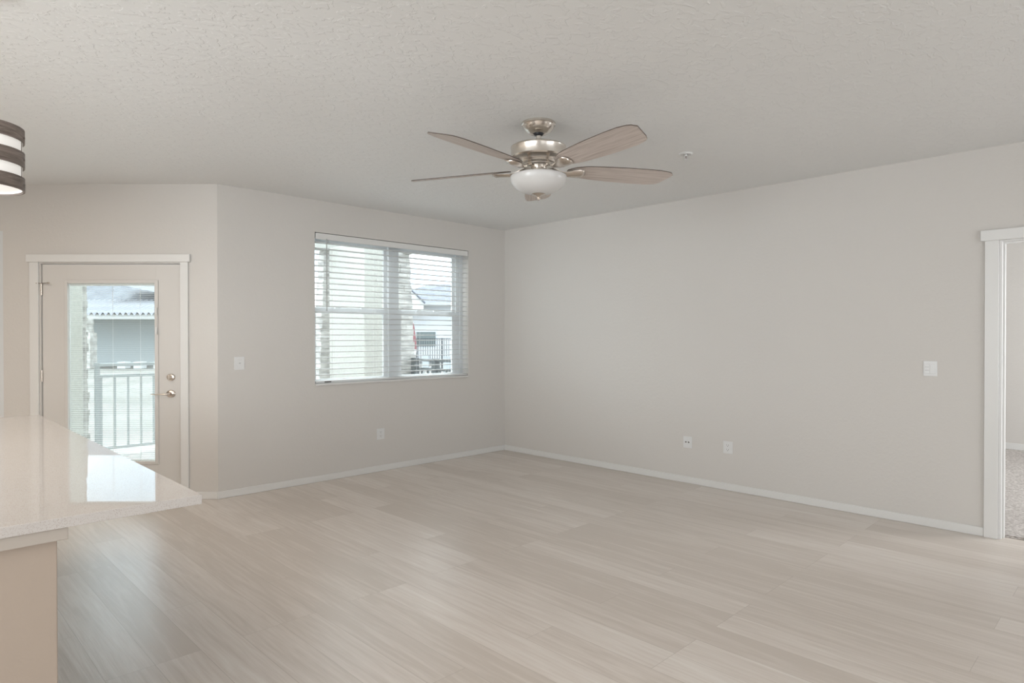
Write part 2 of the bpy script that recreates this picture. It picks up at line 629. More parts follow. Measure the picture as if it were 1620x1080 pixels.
# ------------------------------------------------------------------ casing of the doorway on the right
b = MB()
b.box((4.894, -0.018, 0), (4.974, 0, 2.086), MBm)
b.box((RS1 + 0.0005, -0.018, 0), (RS1 + 0.0805, 0, 2.086), MBm)
t2 = b.build('trim_2', M['trim'], bevel=0.002)
struct(t2, 'white square casing around the doorway on the right', 'door casing')
MB().box((4.869, -0.026, 2.086), (RS1 + 0.115, 0, 2.160), MBm).build('head_casing', M['trim'], t2, bevel=0.002)
b = MB()
b.box((4.9745, 0.0, 0), (4.990, 0.125, 2.075), MBm)
b.box((RS1 - 0.016, 0.0, 0), (RS1 - 0.0005, 0.125, 2.075), MBm)
b.box((4.9745, 0.0, 2.075), (RS1 - 0.0005, 0.125, 2.0852), MBm)
b.build('jamb', M['trim'], t2)
b = MB()
b.box((4.990, 0.045, 0), (5.001, 0.085, 2.064), MBm)
b.box((RS1 - 0.027, 0.045, 0), (RS1 - 0.016, 0.085, 2.064), MBm)
b.box((4.990, 0.045, 2.064), (RS1 - 0.016, 0.085, 2.075), MBm)
b.build('door_stop', M['trim'], t2)
# dark frayed seam between plank floor and carpet
b = MB()
rs = random.Random(3)
n = 60
top, bot = [], []
for i in range(n + 1):
    s = 5.001 + (RS1 - 5.028) * i / n
    bot.append((s, 0.083 - 0.002 * rs.random(), 0.0005))
    top.append((s, 0.097 + 0.012 * rs.random(), 0.0115))
for i in range(n):
    b.add([MBm @ Vector(p) for p in (bot[i], bot[i + 1], top[i + 1], top[i])], [(0, 1, 2, 3)])
struct(b.build('trim_3', M['threshold']), 'dark frayed seam where carpet meets plank floor', 'threshold')

# ------------------------------------------------------------------ patio door in the angled wall
b = MB()
b.box((0.250, -0.018, 0), (0.318, 0, 2.064), MC)
b.box((1.557, -0.018, 0), (1.634, 0, 2.064), MC)
t1 = b.build('trim_1', M['trim'], bevel=0.003)
struct(t1, 'white casing around the glazed patio door', 'door casing')
MB().box((0.230, -0.028, 2.064), (1.656, 0, 2.130), MC).build('head_casing', M['trim'], t1, bevel=0.003)
b = MB()
b.box((DS0, 0, 0), (0.319, AT, DZ1 - 0.001), MC)
b.box((1.546, 0, 0), (DS1, AT, DZ1 - 0.001), MC)
b.box((0.319, 0, 2.052), (1.546, AT, DZ1 - 0.001), MC)
b.box((0.319, 0.020, 0), (1.546, AT, 0.02), MC)
b.build('jamb', M['door'], t1)

# slab: frame around the glass opening
dr = thing('door_1', 'white glazed patio door with built in mini blinds and nickel lever', 'door', MC @ Vector((0.93, 0.02, 0)))
dr['kind'] = 'structure'
T0, T1_ = 0.014, 0.058
D0, D1, DT = 0.324, 1.541, 2.046
G0, G1, GZ0, GZ1 = 0.522, 1.345, 0.300, 1.911        # lite frame, outer
b = MB()
b.box((D0, T0, 0.022), (G0 + 0.02, T1_, DT), MC)
b.box((G1 - 0.02, T0, 0.022), (D1, T1_, DT), MC)
b.box((G0 + 0.02, T0, 0.022), (G1 - 0.02, T1_, GZ0 + 0.02), MC)
b.box((G0 + 0.02, T0, GZ1 - 0.02), (G1 - 0.02, T1_, DT), MC)
b.build('slab', M['door'], dr, bevel=0.0015)
b = MB()
w = 0.030
gi0, gi1, gz0, gz1 = G0 + w, G1 - w, GZ0 + w, GZ1 - w
for t0, t1x in ((T0 - 0.011, T0), ):
    b.box((G0, t0, GZ0), (gi0, t1x + 0.014, GZ1), MC)
    b.box((gi1, t0, GZ0), (G1, t1x + 0.014, GZ1), MC)
    b.box((gi0, t0, GZ0), (gi1, t1x + 0.014, gz0), MC)
    b.box((gi0, t0, gz1), (gi1, t1x + 0.014, GZ1), MC)
b.build('lite_frame', M['door'], dr, bevel=0.004)
b = MB()
for t in (0.024, 0.050):
    b.box((gi0 - 0.01, t, gz0 - 0.01), (gi1 + 0.01, t + 0.003, gz1 + 0.01), MC)
b.build('glass', M['glass'], dr)
b = MB()
z = gz0 + 0.012
while z < gz1 - 0.012:
    b.box((gi0 + 0.006, 0.031, z), (gi1 - 0.006, 0.0435, z + 0.0008), MC)
    z += 0.0163
for s in (gi0 + 0.14, (gi0 + gi1) / 2, gi1 - 0.14):
    b.box((s - 0.0012, 0.0305, gz0 + 0.01), (s + 0.0012, 0.0315, gz1 - 0.01), MC)
b.box((gi0 + 0.004, 0.030, gz1 - 0.018), (gi1 - 0.004, 0.045, gz1 + 0.004), MC)
b.box((gi0 + 0.006, 0.030, gz0 + 0.001), (gi1 - 0.006, 0.045, gz0 + 0.009), MC)
b.build('mini_blind', M['minislat'], dr)
# blind operator on the right of the lite frame
b = MB()
b.box((G0 + 0.006, T0 - 0.0165, 1.434), (G0 + 0.015, T0 - 0.010, 1.672), MC)
sl = b.build('blind_operator', M['door'], dr, bevel=0.001)
b = MB()
b.box((G0 + 0.003, T0 - 0.026, 1.44), (G0 + 0.018, T0 - 0.0155, 1.50), MC)
b.box((G0 + 0.003, T0 - 0.026, 1.61), (G0 + 0.018, T0 - 0.0155, 1.665), MC)
b.build('slider', M['trim'], sl, bevel=0.002)


def wall_lathe(b, mat, s, z, t, prof, seg=32, sx=1.22):
    """revolve a profile around the wall normal, facing the room"""
    m = mat @ Matrix.Translation((s, t, z)) @ Matrix.Diagonal((sx, 1, 1, 1)) @ Matrix.Rotation(PI / 2, 4, 'X')
    b.lathe(prof, seg, m)


b = MB()
wall_lathe(b, MC, 0.415, 1.062, T0, [(0, 0), (0.031, 0), (0.031, 0.006), (0.026, 0.013), (0.015, 0.015), (0.014, 0.022), (0, 0.022)])
db = b.build('deadbolt', M['chrome'], dr)
b = MB()
b.box((0.410, T0 - 0.046, 1.040), (0.421, T0 - 0.020, 1.084), MC)
b.build('thumb_turn', M['chrome'], db, bevel=0.003)
b = MB()
wall_lathe(b, MC, 0.415, 0.918, T0, [(0, 0), (0.033, 0), (0.033, 0.006), (0.027, 0.012), (0.013, 0.015), (0.011, 0.045), (0, 0.046)])
lv = b.build('lever_handle', M['chrome'], dr)
pts = [MC @ Vector(p) for p in ((0.412, T0 - 0.040, 0.918), (0.43, T0 - 0.052, 0.918), (0.47, T0 - 0.055, 0.917), (0.52, T0 - 0.053, 0.916), (0.565, T0 - 0.048, 0.916))]
MB().tube(pts, [0.009, 0.0085, 0.0065, 0.0055, 0.005], 12).build('lever', M['chrome'], lv)
for zc in (1.828, 1.074, 0.32):
    b = MB()
    hs = 1.5435
    b.tube([MC @ Vector((hs, 0.004, zc - 0.05)), MC @ Vector((hs, 0.004, zc + 0.05))], 0.0075, 12)
    b.box((hs - 0.002, 0.006, zc - 0.048), (hs + 0.0025, 0.014, zc + 0.048), MC)
    hg = b.build('hinge', M['chrome'], dr)
    if zc > 1.8:
        b = MB()
        b.tube([MC @ Vector((hs + 0.03, -0.020, zc + 0.053)), MC @ Vector((hs, 0.002, zc + 0.053)), MC @ Vector((hs - 0.085, -0.030, zc + 0.053))], 0.004, 8)
        b.tube([MC @ Vector((hs - 0.080, -0.030, zc + 0.053)), MC @ Vector((hs - 0.094, -0.031, zc + 0.053))], 0.009, 10)
        b.build('hinge_pin_stop', M['chrome'], hg)

# ------------------------------------------------------------------ kitchen window at the left edge
w2 = thing('window_2', 'bright kitchen window recess at the far left edge', 'window', MC @ Vector(((KS0 + KS1) / 2, 0.12, KZ0)))
w2['kind'] = 'structure'
b = MB()
f = 0.05
b.box((KS0, 0.003, KZ0), (KS0 + f + 0.01, AT, KZ1), MC)
b.box((KS1 - f, 0.115, KZ0), (KS1, AT, KZ1), MC)
b.box((KS0 + f, 0.115, KZ0), (KS1 - f, AT, KZ0 + f), MC)
b.box((KS0 + f, 0.115, KZ1 - f), (KS1 - f, AT, KZ1), MC)
b.build('window_frame', M['vinyl'], w2)
MB().box((KS0 + f, 0.137, KZ0 + f), (KS1 - f, 0.141, KZ1 - f), MC).build('pane', M['glass'], w2)

# ------------------------------------------------------------------ window in the back wall
w1 = thing('window_1', 'white vinyl double window with a centre mullion behind the blind', 'window', (-1.575, 0.15, WZ0))
w1['kind'] = 'structure'
FY0, FY1 = 0.118, AT
b = MB()
jf = 0.040
jr, jl = 0.095, 0.012
b.box((WX0, FY0, WZ0), (WX0 + jr, FY1, WZ1), MA)
b.box((WX0, FY0 - 0.012, WZ0), (WX0 + 0.045, FY0, WZ1), MA)
b.box((WX1 - jl, FY0, WZ0), (WX1, FY1, WZ1), MA)
b.box((WX0 + jr, FY0, WZ0), (WX1 - jl, FY1, WZ0 + 0.012), MA)
b.box((WX0 + jr, FY0, WZ1 - jf), (WX1 - jl, FY1, WZ1), MA)
b.build('window_frame', M['vinyl'], w1, bevel=0.003)
MB().box((1.528, FY0 - 0.01, WZ0 + 0.012), (1.640, FY1, WZ1 - jf), MA).build('mullion', M['vinyl'], w1, bevel=0.004)
for a, c in ((WX0 + jr, 1.528), (1.640, WX1 - jl)):
    # upper sash
    b = MB()
    st = 0.042
    b.box((a, 0.142, 1.676), (a + st, 0.160, WZ1 - jf), MA)
    b.box((c - st, 0.142, 1.676), (c, 0.160, WZ1 - jf), MA)
    b.box((a + st, 0.142, WZ1 - jf - st), (c - st, 0.160, WZ1 - jf), MA)
    b.box((a + st, 0.142, 1.676), (c - st, 0.160, 1.712), MA)
    us = b.build('upper_sash', M['vinyl'], w1, bevel=0.002)
    MB().box((a + st, 0.149, 1.712), (c - st, 0.153, WZ1 - jf - st), MA).build('pane', M['glass'], us)
    b = MB()
    st = 0.058
    b.box((a, 0.121, WZ0 + 0.012), (a + st, 0.141, 1.700), MA)
    b.box((c - st, 0.121, WZ0 + 0.012), (c, 0.141, 1.700), MA)
    b.box((a + st, 0.121, WZ0 + 0.012), (c - st, 0.141, WZ0 + 0.045), MA)
    b.box((a + st, 0.121, 1.652), (c - st, 0.141, 1.700), MA)
    ls = b.build('lower_sash', M['vinyl'], w1, bevel=0.002)
    MB().box((a + st, 0.129, WZ0 + 0.045), (c - st, 0.133, 1.652), MA).build('pane', M['glass'], ls)
    b = MB()
    for sx in (a + 0.3, c - 0.3):
        b.box((sx - 0.03, 0.112, 1.700), (sx + 0.03, 0.138, 1.716), MA)
    b.build('sash_lock', M['vinyl'], ls, bevel=0.003)
MB().box((0.612, -0.020, 0.939), (2.556, 0.117, 0.958), MA).build('window_sill', M['trim'], w1, bevel=0.004)

# ------------------------------------------------------------------ horizontal blind
bl = thing('window_blind', 'white open horizontal slat blind hanging in the window recess', 'blind', (-1.575, 0.04, 0.96))
BX0, BX1 = 0.604, 2.550
b = MB()
b.box((BX0 + 0.002, -0.004, 2.366), (BX1 - 0.004, 0.008, 2.426), MA)
vl = b.build('valance', M['trim'], bl, bevel=0.003)
MB().box((BX0 + 0.01, 0.010, 2.378), (BX1 - 0.01, 0.060, 2.424), MA).build('headrail', M['slat'], bl)
b = MB()
SP = 0.0565
z = 2.338
zs_ = []
while z > 1.00:
    zs_.append(z)
    # slightly crowned slat
    prof = [(-0.028, -0.0016), (-0.014, 0.0004), (0, 0.0010), (0.014, 0.0004), (0.028, -0.0016)]
    th = 0.0052
    yc = 0.036
    tilt = math.radians(-2.0)
    up_, dn_ = [], []
    for (y, zz) in prof:
        yy = yc + y * math.cos(tilt)
        z2 = z + zz + y * math.sin(tilt)
        up_.append((yy, z2 + th / 2))
        dn_.append((yy, z2 - th / 2))
    loop = up_ + dn_[::-1]
    k = len(loop)
    vs = [(-BX0 - 0.004, y, q) for y, q in loop] + [(-BX1 + 0.008, y, q) for y, q in loop]
    fs = [tuple(range(k)), tuple(range(k, 2 * k))[::-1]] + [(i, (i + 1) % k, (i + 1) % k + k, i + k) for i in range(k)]
    b.add(vs, fs)
    z -= SP
b.build('slats', M['slat'], bl)
MB().box((BX0 + 0.004, 0.010, 0.962), (BX1 - 0.008, 0.064, 0.982), MA).build('bottom_rail', M['slat'], bl, bevel=0.004)
for s in (0.89, 1.30, 1.86, 2.37):
    b = MB()
    for y in (0.006, 0.066):
        b.tube([(-s, y, 0.975), (-s, y, 2.378)], 0.0011, 6)
    b.build('ladder_cord', M['slat'], bl)
b = MB()
b.tube([(-2.436, -0.012, 2.375), (-2.436, -0.014, 1.70), (-2.436, -0.014, 1.668)], [0.0048, 0.0048, 0.0068], 8)
b.build('tilt_wand', plain('grey_wand', (0.40, 0.41, 0.40), 0.4), bl)
MB().box((2.38, 0.006, 0.964), (2.45, 0.010, 0.976), MA).build('rail_badge', M['slot'], bl)

# ------------------------------------------------------------------ ceiling fan
FC = CAM + FW * 3.99 + RT * 0.1655
FX, FY = FC.x, FC.y
fan = thing('ceiling_fan', 'brushed nickel five blade ceiling fan with frosted bowl light', 'ceiling fan', (FX, FY, H))
FM = Matrix.Translation((FX, FY, 0))


def flathe(name, prof, mat, parent=fan, seg=64):
    return MB().lathe(prof, seg, FM).build(name, mat, parent)


flathe('canopy', [(0, H - 0.001), (0.104, H - 0.001), (0.107, H - 0.006), (0.107, H - 0.014), (0.101, H - 0.018), (0.099, H - 0.023), (0.086, H - 0.046), (0.068, H - 0.060), (0.055, H - 0.067), (0.034, H - 0.068), (0.030, H - 0.050), (0, H - 0.050)], M['nickel'])
flathe('hanger_ball', [(0, H - 0.052), (0.024, H - 0.054), (0.031, H - 0.064), (0.029, H - 0.074), (0.019, H - 0.082), (0, H - 0.082)], M['black'])
flathe('downrod', [(0, H - 0.08), (0.0165, H - 0.08), (0.0165, 2.58), (0, 2.58)], M['nickel'])
mo = flathe('motor_housing', [(0, 2.594), (0.12, 2.597), (0.165, 2.594), (0.173, 2.589), (0.174, 2.584), (0.172, 2.580), (0.172, 2.525), (0.166, 2.517), (0.140, 2.512), (0.128, 2.505), (0.122, 2.492), (0.112, 2.480), (0.106, 2.478), (0.106, 2.474), (0.098, 2.472), (0.094, 2.466), (0.06, 2.464), (0, 2.464)], M['nickel'])
flathe('seam_ring', [(0.1238, 2.498), (0.1245, 2.4965), (0.1225, 2.495)], M['black'], mo)
flathe('switch_housing', [(0, 2.466), (0.052, 2.466), (0.052, 2.452), (0.070, 2.446), (0.083, 2.440), (0.083, 2.428), (0, 2.428)], M['nickel'])
bw = []
for k in range(0, 19):
    a = PI / 2 * k / 18
    bw.append((0.176 * math.cos(a) ** 0.9 if k < 18 else 0.0, 2.403 - 0.104 * math.sin(a)))
bowl_prof = [(0.06, 2.4275), (0.10, 2.424), (0.150, 2.419), (0.168, 2.414), (0.1745, 2.409)] + bw
flathe('glass_bowl', bowl_prof, M['bowl'])
fin = flathe('finial', [(0, 2.306), (0.040, 2.303), (0.044, 2.300), (0.040, 2.297), (0.022, 2.293), (0.013, 2.286), (0.010, 2.280), (0.012, 2.274), (0.009, 2.266), (0, 2.262)], M['chrome'])

BLZ = 2.457
PITCHB = math.radians(13)


def blade_width(r):
    pts = [(0.190, 0.035), (0.205, 0.062), (0.24, 0.112), (0.30, 0.152), (0.40, 0.176), (0.55, 0.194), (0.70, 0.200), (0.80, 0.196), (0.86, 0.176), (0.885, 0.152), (0.905, 0.100)]
    for (a, wa), (c, wc) in zip(pts, pts[1:]):
        if a <= r <= c:
            return wa + (wc - wa) * (r - a) / (c - a)
    return pts[-1][1]


def blade_mesh():
    rs_ = [0.190, 0.197, 0.205, 0.22, 0.24, 0.27, 0.30, 0.35, 0.40, 0.48, 0.55, 0.63, 0.70, 0.76, 0.80, 0.84, 0.865, 0.885, 0.897, 0.905]
    vs, fs = [], []
    nw = 6
    th = 0.0055
    for r in rs_:
        w_ = blade_width(r)
        for j in range(nw + 1):
            q = j / nw - 0.5            # -0.5 = clockwise side (longer, higher)
            rr = r - (0.036 * (q + 0.5)) * max(0, (r - 0.45) / 0.455) ** 1.5
            vs.append((rr, q * w_))
    nr = len(rs_)
    k = len(vs)
    allv = [(x, y, th / 2) for x, y in vs] + [(x, y, -th / 2) for x, y in vs]
    for i in range(nr - 1):
        for j in range(nw):
            a = i * (nw + 1) + j
            fs.append((a, a + nw + 1, a + nw + 2, a + 1))
            fs.append((k + a, k + a + 1, k + a + nw + 2, k + a + nw + 1))
    edge = []
    loop = [j for j in range(nw + 1)] + [i * (nw + 1) + nw for i in range(1, nr)] + [(nr - 1) * (nw + 1) + j for j in range(nw - 1, -1, -1)] + [i * (nw + 1) for i in range(nr - 2, 0, -1)]
    for a, c in zip(loop, loop[1:] + loop[:1]):
        edge.append((a, c, c + k, a + k))
    # tilt about the blade axis: clockwise side up
    R_ = Matrix.Rotation(-PITCHB, 4, 'X')
    me = bpy.data.meshes.new('fan_blade')
    me.from_pydata([tuple(R_ @ Vector(p)) for p in allv], [], fs + edge)
    me.materials.append(M['blade'])
    me.materials.append(M['bladeedge'])
    for i, p in enumerate(me.polygons):
        p.material_index = 0 if i < len(fs) else 1
    me.update()
    bm = bmesh.new()
    bm.from_mesh(me)
    bmesh.ops.recalc_face_normals(bm, faces=bm.faces)
    bm.to_mesh(me)
    bm.free()
    return me


def iron_mesh():
    """cast arm: rises from the hub, sweeps out and ends in a rounded plate under the blade"""
    st = [(0.060, 0.0125, 0.030), (0.085, 0.0115, 0.032), (0.110, 0.004, 0.026), (0.135, -0.006, 0.024), (0.165, -0.014, 0.034), (0.195, -0.016, 0.058), (0.225, -0.0125, 0.080), (0.26, -0.0105, 0.092), (0.285, -0.0105, 0.084), (0.300, -0.0105, 0.056), (0.306, -0.0105, 0.020)]
    vs, fs = [], []
    for (r, z, w_) in st:
        k = max(0.0, min(1.0, (r - 0.11) / 0.10))
        sec = []
        for q in (-1, -0.6, 0, 0.6, 1):
            y = q * w_ / 2
            sec.append((r, y, z - 0.006 - 0.014 * k * (1 if r < 0.295 else 0.3) * (1 - abs(q) ** 3) + 0.005 * abs(q) ** 2 - math.tan(PITCHB) * y * k))
        for q in (1, 0, -1):
            y = q * w_ / 2
            sec.append((r, y, z + 0.002 - math.tan(PITCHB) * y * k))
        vs += sec
    m_ = 8
    for i in range(len(st) - 1):
        for j in range(m_):
            fs.append((i * m_ + j, i * m_ + (j + 1) % m_, (i + 1) * m_ + (j + 1) % m_, (i + 1) * m_ + j))
    fs.append(tuple(range(m_))[::-1])
    fs.append(tuple(range((len(st) - 1) * m_, len(st) * m_)))
    me = bpy.data.meshes.new('blade_bracket')
    me.from_pydata(vs, [], fs)
    me.materials.append(M['chrome'])
    me.update()
    bm = bmesh.new()
    bm.from_mesh(me)
    bmesh.ops.recalc_face_normals(bm, faces=bm.faces)
    bm.to_mesh(me)
    bm.free()
    me.polygons.foreach_set('use_smooth', [True] * len(me.polygons))
    me.set_sharp_from_angle(angle=math.radians(45))
    return me


bme, ime = blade_mesh(), iron_mesh()
for k in range(5):
    ang_cam = math.radians(87.8 + 72 * k)          # measured from the camera's right, towards its view direction
    yaw_w = ang_cam + math.atan2(RT.y, RT.x)
    bo = bpy.data.objects.new('blade', bme)
    COL.objects.link(bo)
    bo.parent = fan
    bo.location = (0, 0, BLZ - H)
    bo.rotation_euler = (0, 0, yaw_w)
    io = bpy.data.objects.new('blade_bracket', ime)
    COL.objects.link(io)
    io.parent = bo
    # the bracket is a sub-part of its blade

# ------------------------------------------------------------------ sprinkler head on the ceiling
SPX, SPY = -1.386, -3.338
sp = thing('fire_sprinkler', 'small white fire sprinkler head on ceiling right of the fan', 'sprinkler', (SPX, SPY, H))
SM = Matrix.Translation((SPX, SPY, H))
MB().lathe([(0.018, 0), (0.050, 0), (0.050, -0.004), (0.042, -0.010), (0.034, -0.010), (0.022, -0.003), (0.018, -0.003)], 40, SM).build('escutcheon', M['plate'], sp)
b = MB()
b.lathe([(0, 0), (0.011, 0), (0.011, -0.014), (0.006, -0.018), (0, -0.018)], 20, SM)
for s in (-1, 1):
    b.tube([Vector((SPX + s * 0.010, SPY, H - 0.010)), Vector((SPX + s * 0.013, SPY, H - 0.028)), Vector((SPX + s * 0.004, SPY, H - 0.042))], 0.0028, 8)
b.build('frame_arms', M['plate'], sp)
MB().tube([(SPX, SPY, H - 0.016), (SPX, SPY, H - 0.042)], 0.003, 8).build('glass_bulb', plain('dark_bulb', (0.18, 0.10, 0.08), 0.2), sp)
b = MB()
b.lathe([(0, -0.041), (0.018, -0.042), (0.018, -0.045), (0, -0.046)], 24, SM)
b.build('deflector', M['plate'], sp)

# ------------------------------------------------------------------ pendant lamp over the island (cut by the left edge)
PX, PY = -5.297, -2.60
PZ0, PZ1, PR = 1.982, 2.221, 0.150
pl = thing('pendant_lamp', 'drum pendant lamp of grey brown wood bands around white shade', 'pendant lamp', (PX, PY, H))
PM = Matrix.Translation((PX, PY, 0))
MB().lathe([(0, H - 0.001), (0.065, H - 0.001), (0.065, H - 0.02), (0, H - 0.024)], 40, PM).build('ceiling_canopy', M['nickel'], pl)
MB().lathe([(0, H - 0.02), (0.006, H - 0.02), (0.006, PZ1 + 0.01), (0, PZ1 + 0.01)], 16, PM).build('stem', M['nickel'], pl)
MB().lathe([(PR - 0.008, PZ0 + 0.006), (PR - 0.008, PZ1 - 0.006), (PR - 0.011, PZ1 - 0.006), (PR - 0.011, PZ0 + 0.006), (PR - 0.008, PZ0 + 0.006)], 72, PM).build('lamp_shade', M['shade'], pl)
MB().lathe([(0, PZ0 + 0.012), (PR - 0.012, PZ0 + 0.012), (PR - 0.012, PZ0 + 0.015), (0, PZ0 + 0.015)], 72, PM).build('diffuser', M['shade'], pl)
hh = (PZ1 - PZ0)
for i, (za, zb) in enumerate(((0.0, 0.215), (0.385, 0.625), (0.79, 1.0))):
    z0_, z1_ = PZ0 + za * hh, PZ0 + zb * hh
    MB().lathe([(PR, z0_), (PR, z1_), (PR - 0.006, z1_), (PR - 0.006, z0_), (PR, z0_)], 96, PM).build('wood_band', M['band'], pl)
for a in range(4):
    an = YAW - PI / 2 + 0.42 + a * PI / 2
    ca, sa = math.cos(an), math.sin(an)
    b = MB()
    b.tube([(PX + (PR - 0.0075) * ca, PY + (PR - 0.0075) * sa, PZ0 + 0.004), (PX + (PR - 0.0075) * ca, PY + (PR - 0.0075) * sa, PZ1 - 0.004)], 0.0022, 8)
    for zz in (0.86, 0.50, 0.10):
        z = PZ0 + zz * hh
        b.tube([(PX + (PR - 0.008) * ca, PY + (PR - 0.008) * sa, z), (PX + (PR + 0.004) * ca, PY + (PR + 0.004) * sa, z)], 0.004, 10)
    b.build('fixing_rod', M['stud'], pl)
MB().lathe([(0.0, PZ1 - 0.004), (0.012, PZ1 - 0.004), (0.012, PZ1 + 0.014), (0, PZ1 + 0.014)], 16, PM).build('top_cap', M['nickel'], pl)

# ------------------------------------------------------------------ kitchen island and its worktop
IX1, IX0 = -5.209, -6.00
IY0, IY1 = -3.606, -0.78
isl = thing('kitchen_island', 'beige painted kitchen island below the white worktop', 'kitchen island', (-5.6, -2.2, 0))
MB().box((IX0, IY0, 0), (IX1, IY1, 0.884 - 0.0005)).build('body', M['island'], isl, bevel=0.003)
b = MB()
b.box((IX0, IY0 - 0.022, 0.849), (IX1 + 0.022, IY0, 0.8835))
b.box((IX1, IY0, 0.849), (IX1 + 0.022, IY1, 0.8835))
b.build('top_trim', M['apron'], isl, bevel=0.002)
b = MB()
b.box((IX0, IY0 - 0.012, 0), (IX1 + 0.012, IY0, 0.064))
b.box((IX1, IY0, 0), (IX1 + 0.012, IY1, 0.064))
b.build('base_trim', M['trim'], isl, bevel=0.002)
ct = MB().box((-6.03, -3.636, 0.884), (-4.834, -0.705, 0.914)).build('worktop', M['quartz'], bevel=0.002)
tag(ct, 'glossy speckled white quartz worktop lying on the island', 'worktop')

# ------------------------------------------------------------------ switches and outlets


def plate(name, label, cat, mat, s0, s1, z0, z1, kind, group=None):
    o = thing(name, label, cat, mat @ Vector(((s0 + s1) / 2, 0, (z0 + z1) / 2)), group)
    sc, zc = (s0 + s1) / 2, (z0 + z1) / 2
    MB().box((s0, -0.006, z0), (s1, 0, z1), mat).build('cover_plate', M['plate'], o, bevel=0.003)
    if kind == 'rocker':
        w_ = 0.022
        MB().box((sc - w_, -0.009, zc - 0.034), (sc + w_, -0.0055, zc + 0.034), mat).build('rocker', M['plate'], o, bevel=0.0015)
        MB().box((sc - 0.010, -0.0098, zc - 0.004), (sc + 0.006, -0.0088, zc + 0.004), mat).build('indicator', plain('grey_indicator', (0.45, 0.45, 0.44), 0.5), o)
    if kind == 'double':
        MB().box((s0 + 0.010, -0.009, zc - 0.035), (sc - 0.004, -0.0055, zc + 0.035), mat).build('slider_switch', M['plate'], o, bevel=0.0015)
        r_ = MB().box((sc + 0.002, -0.009, zc - 0.035), (s1 - 0.010, -0.0055, zc + 0.035), mat).build('rocker', M['plate'], o, bevel=0.0015)
        gm_ = plain('grey_markings', (0.42, 0.42, 0.42), 0.5)
        for zz in (0.012, -0.012):
            bb = MB()
            bb.box((s0 + 0.012, -0.0094, zc + zz - 0.0012), (sc - 0.006, -0.0088, zc + zz + 0.0012), mat)
            bb.build('marking', gm_, o)
    if kind == 'duplex':
        for dz in (0.020, -0.020):
            rc = MB()
            wall_lathe(rc, mat, sc, zc + dz, -0.0055, [(0, 0), (0.0165, 0), (0.0165, 0.003), (0, 0.003)], 24, 1.2)
            r_ = rc.build('receptacle', M['plate'], o)
            bb = MB()
            bb.box((sc - 0.0100, -0.0090, zc + dz - 0.002), (sc - 0.0075, -0.0084, zc + dz + 0.008), mat)
            bb.box((sc + 0.0075, -0.0090, zc + dz - 0.002), (sc + 0.0100, -0.0084, zc + dz + 0.008), mat)
            bb.box((sc - 0.0030, -0.0090, zc + dz - 0.012), (sc + 0.0030, -0.0084, zc + dz - 0.007), mat)
            bb.build('slots', M['slot'], r_)
    if kind == 'coax':
        for ds in (0.016, -0.014):
            jk = MB()
            wall_lathe(jk, mat, sc + ds, zc + 0.002, -0.0055, [(0.0, 0.0), (0.009, 0), (0.009, 0.004), (0.0062, 0.006)], 20, 1.2)
            j_ = jk.build('jack', M['plate'], o)
            jh = MB()
            wall_lathe(jh, mat, sc + ds, zc + 0.002, -0.0055, [(0, 0.0045), (0.0072, 0.0061), (0.0, 0.0066)], 16, 1.3)
            jh.build('jack_hole', M['slot'], j_)
    return o


plate('light_switch', 'single white light switch between patio door and blinded window', 'light switch', MA, 3.238, 3.330, 1.121, 1.238, 'rocker')
plate('light_switch', 'white light switch plate beside the doorway on the right wall', 'light switch', MBm, 4.519, 4.609, 1.120, 1.233, 'double')
plate('wall_outlet', 'white duplex outlet low on the wall below the window', 'outlet', MA, 1.769, 1.861, 0.336, 0.451, 'duplex')
plate('wall_outlet', 'white duplex outlet low on the right wall nearer the doorway', 'outlet', MBm, 2.924, 3.016, 0.338, 0.450, 'duplex')
plate('cable_plate', 'white cable jack plate with two dark holes on right wall', 'wall plate', MBm, 2.510, 2.602, 0.339, 0.450, 'coax')

# ------------------------------------------------------------------ outside: patio
struct(MB().box((-60, -60, -0.50), (90, 120, -0.32)).build('ground', M['lawn']), 'pale lawn and paving outside', 'ground')
pslab = MB().prism([(XL, AT + 0.02), (0.6, AT + 0.02), (0.6, 2.9), (-0.8, 3.5), (-6.8, 3.9)], -0.30, -0.02).build('patio_slab', M['concrete'])
struct(pslab, 'grey concrete patio slab outside', 'patio')
# patio roof beam
b = MB()
b.box((-7.2, 2.95, 2.72), (0.5, 3.20, 3.0))
b.box((0.18, AT + 0.03, 2.72), (0.42, 2.95, 3.0))
pb = b.build('patio_beam', M['stucco'])
tag(pb, 'cream beam edging the patio roof above the columns', 'beam')


def ledge_column(name, label, cx, cy, w0, w1, z0, z1, mat, seed, lean=0.0, course=0.09):
    """tapered stacked-ledge stone pier: one mesh of irregular courses"""
    rr = random.Random(seed)
    b_ = MB()
    z = z0
    while z < z1:
        h_ = min(course * rr.uniform(0.6, 1.3), z1 - z)
        if h_ < 0.01:
            break
        k = (z - z0) / (z1 - z0)
        wd = w0 + (w1 - w0) * k
        cx_ = cx + lean * k
        cuts = sorted([0] + [rr.uniform(0.25, 0.75)] + [1])
        for a_, c_ in zip(cuts, cuts[1:]):
            jx = rr.uniform(-0.012, 0.012)
            jy = rr.uniform(-0.015, 0.008)
            b_.box((cx_ - wd / 2 + wd * a_ + jx * (a_ == 0), cy - wd / 2 + jy, z),
                   (cx_ - wd / 2 + wd * c_ + jx * (c_ == 1), cy + wd / 2, z + h_ - 0.002))
        z += h_
    o = b_.build(name, mat, weld=False)
    return tag(o, label, 'column')


